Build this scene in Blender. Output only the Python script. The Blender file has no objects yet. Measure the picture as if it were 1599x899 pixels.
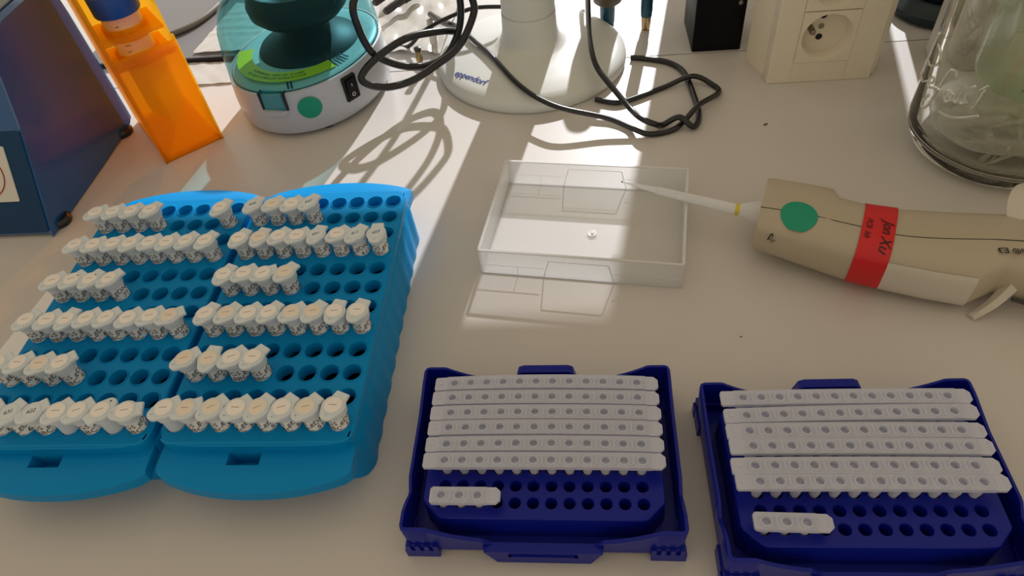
import bpy, math, random
from mathutils import Matrix, Vector
random.seed(7)
S = 0.001                                   # everything below is written in millimetres
R = math.radians
sin, cos, pi = math.sin, math.cos, math.pi
scn = bpy.context.scene
COL = scn.collection

# ------------------------------------------------------------------ camera
cam_d = bpy.data.cameras.new('camera')
cam_d.sensor_width = 36.0
cam_d.lens = 36.0 * 1078.0 / 1599.0
cam_d.clip_start = 0.01
cam = bpy.data.objects.new('camera', cam_d)
COL.objects.link(cam)
pitch, roll, head = R(47.73), R(-7.85), R(8.4)
F = Vector((0, cos(pitch), -sin(pitch)))
Rx = Vector((1, 0, 0))
U = Vector((0, sin(pitch), cos(pitch)))
R2 = Rx * cos(roll) + U * sin(roll)
U2 = -Rx * sin(roll) + U * cos(roll)
Mz = Matrix.Rotation(head, 3, 'Z')
F, R2, U2 = Mz @ F, Mz @ R2, Mz @ U2
M = Matrix((R2, U2, -F)).transposed().to_4x4()
M.translation = Vector((0, 0, 0.349))
cam.matrix_world = M
scn.camera = cam

# ------------------------------------------------------------------ light
world = bpy.data.worlds.new('world')
scn.world = world
world.use_nodes = True
bg = world.node_tree.nodes['Background']
bg.inputs[0].default_value = (1.0, 0.835, 0.61, 1)
bg.inputs[1].default_value = 0.53

sun_d = bpy.data.lights.new('sun', 'SUN')
sun_d.energy = 4.6
sun_d.angle = R(0.9)
sun_d.color = (0.97, 0.965, 1.0)
sun = bpy.data.objects.new('sun', sun_d)
COL.objects.link(sun)
el, az = R(29.5), R(10.8)
sd = Vector((-sin(az) * cos(el), -cos(az) * cos(el), -sin(el)))
sun.rotation_euler = sd.to_track_quat('-Z', 'Y').to_euler()
sun.location = (0.2, 1.6, 1.2)

day_d = bpy.data.lights.new('window_daylight', 'AREA')     # sky light entering the window opening
day_d.shape = 'RECTANGLE'
day_d.size = 0.90
day_d.size_y = 0.33
day_d.energy = 0.36
day_d.color = (0.93, 0.97, 1.0)
day = bpy.data.objects.new('window_daylight', day_d)
COL.objects.link(day)
day.location = (-0.33, 0.905, 0.185)
day.rotation_euler = Vector((0, -1, -0.12)).to_track_quat('-Z', 'Y').to_euler()

scn.cycles.transparent_max_bounces = 32      # many clear plastic layers lie behind one another
vs = scn.view_settings
vs.view_transform = 'Standard'
vs.look = 'None'
vs.exposure = 0.0
vs.gamma = 1.0
vs.use_curve_mapping = False

# ------------------------------------------------------------------ materials
def srgb(r, g, b):
    f = lambda c: (c / 255 / 12.92) if c / 255 <= 0.04045 else ((c / 255 + 0.055) / 1.055) ** 2.4
    return (f(r), f(g), f(b), 1)

MATS = {}
def mat(name, col, rough=0.4, metal=0.0, spec=0.5, coat=0.0, bump=0.0, bscale=400.0, mottled=0.0, mscale=60.0,
        clear=0.0, tint=None, translucent=0.0, sss=0.0):
    """procedural material: principled, optional fine grain, optional see-through share (clear) with a tint"""
    m = bpy.data.materials.new(name)
    m.use_nodes = True
    nt = m.node_tree
    N, L = nt.nodes, nt.links
    p = N['Principled BSDF']
    out = N['Material Output']
    p.inputs['Base Color'].default_value = col
    p.inputs['Roughness'].default_value = rough
    p.inputs['Metallic'].default_value = metal
    p.inputs['Specular IOR Level'].default_value = spec
    p.inputs['Coat Weight'].default_value = coat
    p.inputs['Coat Roughness'].default_value = 0.08
    tc = None
    if mottled > 0 or bump > 0:
        tc = N.new('ShaderNodeTexCoord')
    if mottled > 0:
        nz = N.new('ShaderNodeTexNoise')
        nz.inputs['Scale'].default_value = mscale
        nz.inputs['Detail'].default_value = 4
        L.new(tc.outputs['Object'], nz.inputs['Vector'])
        mx = N.new('ShaderNodeMixRGB')
        mx.inputs[1].default_value = tuple(c * (1 - mottled) for c in col[:3]) + (1,)
        mx.inputs[2].default_value = tuple(min(1, c * (1 + mottled)) for c in col[:3]) + (1,)
        L.new(nz.outputs['Fac'], mx.inputs[0])
        L.new(mx.outputs[0], p.inputs['Base Color'])
    if bump > 0:
        nb = N.new('ShaderNodeTexNoise')
        nb.inputs['Scale'].default_value = bscale
        nb.inputs['Detail'].default_value = 3
        L.new(tc.outputs['Object'], nb.inputs['Vector'])
        b = N.new('ShaderNodeBump')
        b.inputs['Strength'].default_value = bump
        b.inputs['Distance'].default_value = 0.0006
        L.new(nb.outputs['Fac'], b.inputs['Height'])
        L.new(b.outputs[0], p.inputs['Normal'])
    last = p.outputs[0]
    if translucent > 0:
        t = N.new('ShaderNodeBsdfTranslucent')
        t.inputs[0].default_value = tint or col
        ms = N.new('ShaderNodeMixShader')
        ms.inputs[0].default_value = translucent
        L.new(last, ms.inputs[1]); L.new(t.outputs[0], ms.inputs[2])
        last = ms.outputs[0]
    if clear > 0:
        t = N.new('ShaderNodeBsdfTransparent')
        t.inputs[0].default_value = tint or (1, 1, 1, 1)
        fr = N.new('ShaderNodeLayerWeight')
        fr.inputs[0].default_value = 0.35
        mp = N.new('ShaderNodeMapRange')
        mp.inputs[3].default_value = 1 - clear
        mp.inputs[4].default_value = min(1.0, 1 - clear + 0.45)
        L.new(fr.outputs['Facing'], mp.inputs[0])
        ms = N.new('ShaderNodeMixShader')
        L.new(mp.outputs[0], ms.inputs[0])
        L.new(t.outputs[0], ms.inputs[1]); L.new(last, ms.inputs[2])
        last = ms.outputs[0]
    L.new(last, out.inputs['Surface'])
    MATS[name] = m
    return m

mat('bench_laminate', (0.63, 0.60, 0.565, 1), rough=0.33, spec=0.4, mottled=0.03, mscale=25, bump=0.05, bscale=900)
mat('rear_panel', (0.60, 0.58, 0.56, 1), rough=0.42, mottled=0.06, mscale=40)
mat('wall_paint', (0.7, 0.68, 0.64, 1), rough=0.8, mottled=0.03)
mat('seam_dark', (0.02, 0.018, 0.02, 1), rough=0.7)
mat('rack_blue', srgb(0, 140, 208), rough=0.42, spec=0.15, bump=0.04, bscale=1500)
mat('navy', srgb(6, 24, 142), rough=0.36, spec=0.3, bump=0.04, bscale=1500)
mat('tube_plastic', (0.86, 0.94, 1.0, 1), rough=0.3, clear=0.18, tint=(0.92, 0.95, 0.97, 1), translucent=0.18)
mat('cap_plastic', (0.88, 0.95, 1.0, 1), rough=0.3, clear=0.10, tint=(0.92, 0.95, 0.97, 1), translucent=0.14)
mat('paper_white', (0.92, 0.92, 0.90, 1), rough=0.7)
mat('sticker_white', (0.95, 0.91, 0.86, 1), rough=0.6)
mat('sticker_cream', (0.90, 0.80, 0.68, 1), rough=0.6)
mat('ink', (0.012, 0.011, 0.012, 1), rough=0.6)
mat('ink_faded', (0.45, 0.40, 0.35, 1), rough=0.6)
mat('ink_bluegrey', (0.03, 0.045, 0.10, 1), rough=0.5)
mat('ink_blue', srgb(35, 50, 140), rough=0.5)
mat('strip_plastic', (0.74, 0.77, 0.90, 1), rough=0.25, clear=0.26, tint=(0.95, 0.95, 0.97, 1), translucent=0.15)
mat('clear_box', (0.88, 0.89, 0.90, 1), rough=0.2, clear=0.90, tint=(0.985, 0.985, 0.98, 1))
mat('clear_wall', (0.88, 0.89, 0.90, 1), rough=0.2, clear=0.70, tint=(0.98, 0.98, 0.975, 1))
mat('clear_edge', (0.85, 0.86, 0.87, 1), rough=0.25, clear=0.45, tint=(0.95, 0.95, 0.95, 1))
mat('pipette_grey', srgb(184, 173, 152), rough=0.4, spec=0.4)
mat('pipette_light', srgb(206, 200, 188), rough=0.42)
mat('seam_line', (0.05, 0.045, 0.04, 1), rough=0.7)
mat('tip_plastic', (0.93, 0.95, 0.98, 1), rough=0.3, clear=0.25, translucent=0.3)
mat('yellow_band', srgb(215, 200, 60), rough=0.4)
mat('green_dot', srgb(0, 150, 118), rough=0.5)
mat('red_tape', srgb(208, 28, 34), rough=0.42, bump=0.35, bscale=260)
mat('glass', (0.5, 0.52, 0.47, 1), rough=0.03, clear=0.95, tint=(0.97, 0.972, 0.945, 1), spec=0.8)
mat('glass_emboss', (0.55, 0.56, 0.50, 1), rough=0.05, clear=0.55, tint=(0.72, 0.73, 0.66, 1), spec=1.0)
mat('glass_heel', (0.75, 0.76, 0.68, 1), rough=0.05, clear=0.85, tint=(0.92, 0.92, 0.84, 1), spec=0.8)
mat('jar_waste', (0.97, 0.96, 0.88, 1), rough=0.2, clear=0.55, tint=(0.95, 0.94, 0.86, 1), translucent=0.3)
mat('green_plastic', (0.55, 0.68, 0.52, 1), rough=0.2, clear=0.84, tint=(0.88, 0.94, 0.85, 1), translucent=0.3)
mat('green_ticks', (0.10, 0.17, 0.13, 1), rough=0.5)
mat('socket_ivory', srgb(226, 216, 196), rough=0.38, spec=0.4)
mat('socket_panel', srgb(232, 224, 206), rough=0.32)
mat('dark_hole', (0.006, 0.006, 0.006, 1), rough=0.6)
mat('pin_metal', (0.35, 0.32, 0.27, 1), rough=0.3, metal=1.0)
mat('black_case', (0.004, 0.004, 0.006, 1), rough=0.4, spec=0.15, mottled=0.3, mscale=90)
mat('black_teal', (0.004, 0.02, 0.028, 1), rough=0.3)
mat('stand_grey', srgb(214, 217, 212), rough=0.42)
mat('cable_black', (0.010, 0.010, 0.012, 1), rough=0.28, spec=0.55)
mat('cable_grey', (0.20, 0.18, 0.15, 1), rough=0.45)
mat('fuge_white', srgb(190, 193, 198), rough=0.35)
mat('fuge_lid', (0.01, 0.16, 0.20, 1), rough=0.08, clear=0.92, tint=(0.50, 0.85, 0.89, 1), spec=0.5)
mat('fuge_deck', (0.62, 0.72, 0.72, 1), rough=0.35)
mat('rotor_black', (0.010, 0.011, 0.012, 1), rough=0.5, spec=0.3)
mat('lime_label', srgb(250, 240, 20), rough=0.4)
mat('orange_plastic', (1.0, 0.55, 0.01, 1), rough=0.25, clear=0.66, tint=(1.0, 0.74, 0.16, 1), translucent=0.5)
mat('falcon_plastic', (0.85, 0.83, 0.80, 1), rough=0.25, clear=0.45, tint=(0.97, 0.95, 0.92, 1), translucent=0.3)
mat('cap_blue', srgb(8, 70, 160), rough=0.4)
mat('device_blue', srgb(0, 84, 150), rough=0.16, spec=0.6, coat=0.3)
mat('device_front', srgb(0, 58, 98), rough=0.35, spec=0.25)
mat('device_grey', srgb(120, 126, 130), rough=0.4)
mat('label_paper', (0.72, 0.70, 0.65, 1), rough=0.6)
mat('label_red', srgb(170, 60, 40), rough=0.6)
mat('film', (0.80, 0.77, 0.72, 1), rough=0.18, clear=0.3, spec=0.8, translucent=0.2)
mat('film_clear', (0.95, 0.95, 0.90, 1), rough=0.25, clear=0.72, spec=0.5, translucent=0.3)
mat('folder_grey', (0.19, 0.18, 0.18, 1), rough=0.5)
mat('bottle_white', (0.72, 0.70, 0.64, 1), rough=0.35, clear=0.3, translucent=0.3)
mat('gunmetal', (0.06, 0.055, 0.06, 1), rough=0.3, metal=0.6)
mat('brown_grip', (0.10, 0.07, 0.045, 1), rough=0.45)
mat('pipette_blue', (0.005, 0.07, 0.12, 1), rough=0.3)
mat('brass', (0.45, 0.33, 0.16, 1), rough=0.3, metal=1.0)

def real_glass(name, col, ior=1.48, rough=0.0):
    m = bpy.data.materials.new(name)
    m.use_nodes = True
    p = m.node_tree.nodes['Principled BSDF']
    p.inputs['Base Color'].default_value = col
    p.inputs['Roughness'].default_value = rough
    p.inputs['Transmission Weight'].default_value = 1.0
    p.inputs['IOR'].default_value = ior
    MATS[name] = m
real_glass('jar_glass', (0.985, 0.99, 0.96, 1))

# ------------------------------------------------------------------ mesh helpers
class MB:
    def __init__(s):
        s.v, s.f = [], []
    def add(s, vs_, fs):
        o = len(s.v)
        s.v += [tuple(p) for p in vs_]
        s.f += [tuple(i + o for i in f) for f in fs]
        return s
    def box(s, x0, x1, y0, y1, z0, z1):
        return s.add([(x0, y0, z0), (x1, y0, z0), (x1, y1, z0), (x0, y1, z0), (x0, y0, z1), (x1, y0, z1), (x1, y1, z1), (x0, y1, z1)],
                     [(3, 2, 1, 0), (4, 5, 6, 7), (0, 1, 5, 4), (1, 2, 6, 5), (2, 3, 7, 6), (3, 0, 4, 7)])
    def loft(s, rings, cap0=True, cap1=True, closed=True):
        n = len(rings[0])
        vs_, fs = [], []
        for r in rings: vs_ += r
        for j in range(len(rings) - 1):
            for i in range(n if closed else n - 1):
                k = (i + 1) % n
                fs.append((j * n + i, j * n + k, (j + 1) * n + k, (j + 1) * n + i))
        if cap0: fs.append(tuple(range(n - 1, -1, -1)))
        if cap1: fs.append(tuple(range((len(rings) - 1) * n, len(rings) * n)))
        return s.add(vs_, fs)
    def prism(s, poly, z0, z1, bev=0.0):
        if bev <= 0:
            return s.loft([[(x, y, z0) for x, y in poly], [(x, y, z1) for x, y in poly]])
        q = inset(poly, bev)
        return s.loft([[(x, y, z0) for x, y in q], [(x, y, z0 + bev) for x, y in poly],
                       [(x, y, z1 - bev) for x, y in poly], [(x, y, z1) for x, y in q]])
    def lathe(s, prof, seg=24, c=(0, 0, 0), cap0=True, cap1=True):
        return s.loft([[(c[0] + r * cos(2 * pi * i / seg), c[1] + r * sin(2 * pi * i / seg), c[2] + z) for i in range(seg)] for r, z in prof], cap0, cap1)
    def tube(s, path, r, seg=10, closed=False, caps=True):
        P = [Vector(p) for p in path]
        n = len(P)
        rad = r if isinstance(r, (list, tuple)) else [r] * n
        rings, up = [], None
        for i in range(n):
            if closed: t = (P[(i + 1) % n] - P[i - 1]).normalized()
            else: t = (P[min(i + 1, n - 1)] - P[max(i - 1, 0)]).normalized()
            if up is None:
                up = Vector((0, 0, 1)) if abs(t.z) < 0.9 else Vector((1, 0, 0))
            a = t.cross(up)
            if a.length < 1e-6: a = t.orthogonal()
            a.normalize(); b = a.cross(t).normalized(); up = b
            rings.append([tuple(P[i] + a * (rad[i] * cos(2 * pi * k / seg)) + b * (rad[i] * sin(2 * pi * k / seg))) for k in range(seg)])
        if closed: rings.append(rings[0])
        return s.loft(rings, caps and not closed, caps and not closed)
    def xf(s, m):
        s.v = [tuple(m @ Vector(p)) for p in s.v]
        return s
    def mesh(s, name, smooth=38):
        me = bpy.data.meshes.new(name)
        me.from_pydata([(x * S, y * S, z * S) for x, y, z in s.v], [], s.f)
        me.validate()
        if smooth:
            me.polygons.foreach_set('use_smooth', [True] * len(me.polygons))
            me.set_sharp_from_angle(angle=R(smooth))
        me.update()
        return me
    def build(s, name, m, parent=None, smooth=38):
        return obj(name, s.mesh(name, smooth), m, parent)

def obj(name, me, m, parent=None, loc=None, rot=None):
    if m and not me.materials: me.materials.append(MATS[m])
    o = bpy.data.objects.new(name, me)
    COL.objects.link(o)
    if parent: o.parent = parent
    if loc: o.location = [c * S for c in loc]
    if rot: o.rotation_euler = rot
    return o

def inset(poly, d):
    n = len(poly); out = []
    for i in range(n):
        p0, p1, p2 = Vector(poly[i - 1]), Vector(poly[i]), Vector(poly[(i + 1) % n])
        a, b = (p1 - p0), (p2 - p1)
        if a.length < 1e-9 or b.length < 1e-9: out.append(tuple(p1)); continue
        a.normalize(); b.normalize()
        na, nb = Vector((-a.y, a.x)), Vector((-b.y, b.x))
        m_ = (na + nb)
        if m_.length < 1e-6: m_ = na
        m_.normalize()
        out.append(tuple(p1 + m_ * (d / max(0.5, m_.dot(na)))))
    return out

def rrect(x0, x1, y0, y1, r, seg=5):
    out = []
    for cx, cy, a0 in ((x1 - r, y0 + r, -90), (x1 - r, y1 - r, 0), (x0 + r, y1 - r, 90), (x0 + r, y0 + r, 180)):
        for k in range(seg + 1):
            a = R(a0 + 90 * k / seg)
            out.append((cx + r * cos(a), cy + r * sin(a)))
    return out

def thing(name, label, cat, loc=(0, 0, 0), rz=0.0, group=None):
    o = bpy.data.objects.new(name, None)
    o.empty_display_size = 0.01
    COL.objects.link(o)
    o.location = [c * S for c in loc]
    o.rotation_euler = (0, 0, rz)
    o['label'] = label; o['category'] = cat
    if group: o['group'] = group
    return o

def tag(o, label, cat, group=None):
    o['label'] = label; o['category'] = cat
    if group: o['group'] = group
    return o

def text_pts(body, size, res=2, align='CENTER', line=0.85, space=1.0, shear=0.0, bold=0.0):
    """flat lettering as (verts, faces) in mm, from the built-in font"""
    cu = bpy.data.curves.new('lettering', 'FONT')
    cu.body = body; cu.size = size; cu.resolution_u = res
    cu.align_x = align; cu.align_y = 'CENTER'; cu.space_line = line; cu.space_character = space; cu.shear = shear
    cu.offset = bold
    o = bpy.data.objects.new('lettering', cu)
    COL.objects.link(o)
    dg = bpy.context.evaluated_depsgraph_get()
    me = bpy.data.meshes.new_from_object(o.evaluated_get(dg))
    vs_ = [tuple(v.co) for v in me.vertices]
    fs = [tuple(p.vertices) for p in me.polygons]
    bpy.data.objects.remove(o); bpy.data.curves.remove(cu); bpy.data.meshes.remove(me)
    return vs_, fs

def smooth_path(pts, sub=6, closed=False):
    P = [Vector(p) for p in pts]; n = len(P); out = []
    for i in range(n if closed else n - 1):
        if closed: a, b, c, d = P[i - 1], P[i], P[(i + 1) % n], P[(i + 2) % n]
        else: a, b, c, d = P[max(i - 1, 0)], P[i], P[i + 1], P[min(i + 2, n - 1)]
        for k in range(sub):
            t = k / sub
            out.append(tuple(0.5 * ((2 * b) + (c - a) * t + (2 * a - 5 * b + 4 * c - d) * t * t + (3 * b - a - 3 * c + d) * t ** 3)))
    if not closed: out.append(tuple(P[-1]))
    return out

ORD = ['first', 'second', 'third', 'fourth', 'fifth', 'sixth', 'seventh', 'eighth', 'ninth', 'tenth', 'eleventh', 'twelfth']

def hole_cells(mb, nx, ny, px, py, r, z, depth, lip_r, lip_h, seg=16, zf=None, taper=1.0, closed=True):
    """plate of rectangular cells, each with a lipped round well"""
    zf = zf or (lambda x: 0.0)
    per = seg // 4
    for j in range(ny):
        for i in range(nx):
            cx, cy = (i - (nx - 1) / 2) * px, (j - (ny - 1) / 2) * py
            hx, hy = px / 2, py / 2
            B = []
            for (ax, ay), (bx, by) in (((hx, -hy), (hx, hy)), ((hx, hy), (-hx, hy)), ((-hx, hy), (-hx, -hy)), ((-hx, -hy), (hx, -hy))):
                for k in range(per):
                    B.append((ax + (bx - ax) * k / per, ay + (by - ay) * k / per))
            A = [math.atan2(y, x) for x, y in B]
            zz = z + zf(cx)
            rings = [[(cx + x, cy + y, z + zf(cx + x)) for x, y in B]]
            for rr, dz in ((lip_r, 0), (lip_r - 0.25, lip_h), (r + 0.15, lip_h), (r, lip_h - 0.3), (r * taper, -depth)):
                rings.append([(cx + rr * cos(a), cy + rr * sin(a), zz + dz) for a in A])
            mb.loft(rings, False, closed)

# ------------------------------------------------------------------ the setting
mb = MB(); mb.box(-900, 620, -160, 602.6, -30, 0)
bench = mb.build('lab_bench', 'bench_laminate', None, 0)
tag(bench, 'pale grey laminate laboratory bench top carrying everything', 'bench')
mb = MB(); mb.box(-900, 620, 604.2, 900, -30, 0)
o = mb.build('rear_panel', 'rear_panel', bench, 0)
mb = MB(); mb.box(-900, 620, 602.6, 604.2, -30, -1.2)
mb.build('panel_gap', 'seam_dark', bench, 0)
# window wall behind the bench: openings let in the sun
WY0, WY1 = 900, 915
HEAD = 361
mb = MB()
mb.box(-1300, -880, WY0, WY1, -900, 1100)
mb.box(-880, 1300, WY0, WY1, -900, 2)
mb.box(-880, 1300, WY0, WY1, HEAD, 1100)
mb.box(137, 348, WY0, WY1, 2, HEAD)
mb.box(364, 1300, WY0, WY1, 2, HEAD)
wall = mb.build('wall_back', 'wall_paint', None, 0)
wall['kind'] = 'structure'
mb = MB(); mb.box(-1300, 1300, -1500, WY1, -905, -900)
fl = mb.build('floor', 'wall_paint', None, 0)
fl['kind'] = 'structure'
for x in (-860, 580):
    for y in (-120, 860):
        mb = MB(); mb.box(x - 25, x + 25, y - 25, y + 25, -900, -30); mb.build('leg', 'folder_grey', bench, 0)

# ------------------------------------------------------------------ blue racks for microtubes
PX, PY = 13.0, 16.08
ZR = 40.0

def tube_rack(label, loc, rz):
    t = thing('tube_rack', label, 'rack', loc, rz, 'blue microtube racks')
    mb = MB()
    hole_cells(mb, 8, 12, PX, PY, 5.35, ZR, 8, 6.15, 0.55, closed=False)      # thin plate over a hollow body
    gx, gy = 4 * PX, 6 * PY
    B = []
    for (ax, ay), (bx, by), n in (((gx, -gy), (gx, gy), 48), ((gx, gy), (-gx, gy), 32), ((-gx, gy), (-gx, -gy), 48), ((-gx, -gy), (gx, -gy), 32)):
        for k in range(n): B.append((ax + (bx - ax) * k / n, ay + (by - ay) * k / n))
    def ring(W, D, rc, z, sc=0.0):
        out = []
        for x, y in B:
            X, Y = x * W / gx, y * D / gy
            qx, qy = max(-W + rc, min(W - rc, X)), max(-D + rc, min(D - rc, Y))
            dx, dy = X - qx, Y - qy
            if dx and dy:
                l = math.hypot(dx, dy); X, Y = qx + dx / l * rc, qy + dy / l * rc
            if sc and abs(x) >= gx - 1e-6 and abs(Y) < D - rc:
                X += math.copysign(sc * abs(sin(pi * Y / 16.08)), X)
            out.append((X, Y, z))
        return out
    mb.loft([[(x, y, ZR) for x, y in B], ring(53.2, 99.2, 8, ZR), ring(54.0, 100, 8, ZR - 0.9), ring(54.2, 100, 8, 35), ring(53.6, 100, 8, 33.5, 0.0),
             ring(54.0, 100, 8, 31, 1.3), ring(55.0, 100, 8, 0.4, 1.3), ring(54.6, 99.6, 8, 0)], False, True)
    mb.build('rack_body', 'rack_blue', t)
    # end flanges with a latch slot
    for sgn in (-1, 1):
        mb = MB()
        xs = [-53.5 + 107 * k / 24 for k in range(25)]
        xs = sorted(set(xs + [-3.0, 15.0]))
        def yo(x): return 113 + 10.5 * (1 - (abs(x) / 53.5) ** 2.2)
        rows = []
        for x in xs:
            e = yo(x)
            k = 1 - max(0, (abs(x) - 50) / 3.5) * 0.12
            e2 = 100 + (e - 100) * k
            rows.append([(x, 96, 31.5), (x, 101.0, 31.5), (x, 108, 31.1), (x, e2 - 1.2, 30.6), (x, e2, 29.6), (x, e2 + 0.3, 23), (x, e2 - 1.5, 23), (x, 96, 26)])
        vs_ = [p for r_ in rows for p in r_]
        fs = []
        for i in range(len(rows) - 1):
            mid = (xs[i] + xs[i + 1]) / 2
            for j in range(8):
                if j == 1 and abs(mid - 6) < 9: continue
                if j == 6 and abs(mid - 6) < 9: continue
                a, b = i * 8 + j, i * 8 + (j + 1) % 8
                fs.append((a, b, b + 8, a + 8))
        fs.append(tuple(range(7, -1, -1))); fs.append(tuple(range((len(rows) - 1) * 8, len(rows) * 8)))
        mb.add(vs_, fs)
        mb.box(-3.6, -3, 101.0, 108, 20, 31.2); mb.box(15, 15.6, 101.0, 108, 20, 31.2)
        mb.box(-3.6, 15.6, 100.4, 101.0, 20, 31.4); mb.box(-3.6, 15.6, 108, 108.6, 20, 31.0); mb.box(-3.6, 15.6, 101.0, 108, 19.4, 20)
        # thin raised bead along the plate edge
        mb.tube([(x, 100.3 - 2.5 * (abs(x) / 50) ** 6, 38.4) for x in xs if abs(x) <= 50], 0.9, 6)
        if sgn < 0: mb.xf(Matrix.Rotation(pi, 4, 'Z'))
        mb.build('end_flange', 'rack_blue', t)
    return t

tube_rack('bright blue tube rack nearest the left edge of the photo', (-286.9, 272.9, 0), R(0.35))
tube_rack('bright blue tube rack on the right of the touching pair', (-173.7, 274.0, 0), R(0.0))

# ------------------------------------------------------------------ microtubes
mb = MB(); mb.lathe([(1.5, 13), (3.2, 15), (4.9, 30), (5.05, 49), (5.1, 51.2)], 20, cap1=False)
ME_TUBE = mb.mesh('tube_body')
mb = MB(); mb.lathe([(5.0, 50.2), (6.1, 50.5), (6.2, 52.2), (5.6, 52.8), (5.2, 53.0), (6.3, 53.2), (6.3, 53.9)], 20, cap0=False)
ME_COLLAR = mb.mesh('collar')
def cap_outline(r=6.4, L=9.0, w=3.7, l2=8.5, w2=3.8):
    out = []
    a0, a1 = math.atan2(w, L), pi - math.atan2(w2, l2)
    out.append((L, w))
    for k in range(9):
        a = R(42) + (R(128) - R(42)) * k / 8
        out.append((r * cos(a), r * sin(a)))
    for k in range(7):
        a = R(110 + 140 * k / 6)
        out.append((-l2 + w2 + w2 * 1.15 * cos(a), w2 * 1.15 * sin(a)))
    for k in range(9):
        a = R(232) + (R(318) - R(232)) * k / 8
        out.append((r * cos(a), r * sin(a)))
    out.append((L, -w))
    return out
co = cap_outline()
q1 = inset(co, 0.5)
mb = MB()
mb.loft([[(x, y, 53.8) for x, y in q1], [(x, y, 54.2) for x, y in co], [(x, y, 55.6) for x, y in co], [(x, y, 56.1) for x, y in q1]])
mb.lathe([(5.3, 56.1), (5.2, 56.7), (4.8, 56.7), (4.75, 56.25)], 20, cap0=False)
mb.lathe([(1.1, 56.0), (1.0, 56.5), (0.5, 56.5), (0.45, 56.1)], 10, (-6.6, 0, 0), cap0=False)
ME_CAP = mb.mesh('cap')
mb = MB(); mb.lathe([(4.75, 56.2), (4.75, 56.55), (4.55, 56.65)], 24)
ME_STICK = mb.mesh('cap_sticker')
mb = MB()
seg = 20
mb.loft([[(5.18 * cos(2 * pi * i / seg), 5.18 * sin(2 * pi * i / seg), z) for i in range(seg)] for z in (36.5, 50.4)], False, False)
ME_LABEL = mb.mesh('paper_label')
ME_STICK2 = ME_STICK.copy()
mb = MB(); mb.box(-2.2, 2.0, -0.22, 0.22, 56.6, 56.72)
ME_MARK = mb.mesh('pencil_mark')

TXT = {}
def label_print(top, num):
    key = (top, num)
    if key not in TXT:
        vs_, fs = text_pts(top + '\n' + num, 4.7, 2, line=0.95)
        mb = MB()
        mb.add([(5.27 * sin(x / 5.27), -5.27 * cos(x / 5.27), 44.6 + y) for x, y, z in vs_], fs)
        TXT[key] = mb.mesh('label_print', 0)
    return TXT[key]
CAPTXT = {}
def cap_print(s):
    if s not in CAPTXT:
        vs_, fs = text_pts(s, 3.3, 2, shear=0.25)
        mb = MB(); mb.add([(x, y, 56.42) for x, y, z in vs_], fs)
        CAPTXT[s] = mb.mesh('cap_writing', 0)
    return CAPTXT[s]

# number printed on the label, orientation of the hinge tab (deg, world), clear cap text, cream sticker, bare (no label)
T1 = {2: [(1, '31', 55), (2, '37', 60), (3, '33', 52), (4, '34', 70), (8, '342', 72)],
      4: [(1, '11', 62), (2, '12', 50), (3, '12', 55), (4, '129', 62), (5, '13', 48), (6, '166', 52), (7, '303', 58), (8, '304', 66)],
      6: [(1, '54', 60), (2, '76', 58), (3, '77', 75), (4, '77', 56)],
      8: [(1, '67', 70), (2, '67', 55), (3, '68', 75), (4, '61', 55), (5, '61', 56), (6, '75', 55), (7, '76', 50), (8, '767', 40)],
      10: [(1, '569', 62), (2, '569', 56), (3, '60', 58), (4, '675', 45)],
      12: [(2, '630', 60), (3, '630', 62), (4, '62', 55), (5, '64', 60), (6, '665', 55), (7, '66', 235), (8, '668', 25)]}
T2 = {2: [(1, '620', 75), (2, '64', 60), (3, '63', 60), (4, '647', 65)],
      4: [(1, '60', 70), (2, '61', 80), (3, '62', 62), (4, '60', 45), (5, '601', 80), (6, '60', 55), (7, '611', 62), (8, '65', 100)],
      6: [(1, '56', 78), (2, '56', 52), (3, '56', 35), (4, '580', 66)],
      8: [(1, '57', 80), (2, '69', 62), (3, '60', 62), (4, '61', 65), (5, '62', 50), (6, '58', 66), (7, '59', 80), (8, '52', 85)],
      10: [(1, '519', 55), (2, '53', 88), (3, '54', 62), (4, '563', 62)],
      12: [(1, '51', 50), (2, '51', 35), (3, '505', 62), (4, '51', 58), (5, '511', 66), (6, '51', 60), (7, '512', 58), (8, '510', 72)]}
CLEAR = {('L', 12, 3): '631', ('L', 12, 4): '622', ('R', 2, 1): '620', ('R', 2, 4): '647', ('R', 4, 5): '601', ('R', 4, 7): '611', ('R', 4, 8): '653'}
CREAM = {('L', 10, 3), ('L', 8, 8), ('R', 2, 2), ('R', 4, 2), ('R', 6, 4), ('R', 8, 2), ('R', 8, 5), ('R', 8, 6), ('R', 10, 1), ('R', 10, 2), ('R', 12, 2), ('R', 12, 3), ('R', 12, 5), ('R', 12, 7)}
BARE = {('L', 12, 5), ('L', 12, 7), ('R', 12, 1)}
ROWN = {2: 'back', 4: 'second', 6: 'third', 8: 'fourth', 10: 'fifth', 12: 'front'}
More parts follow.
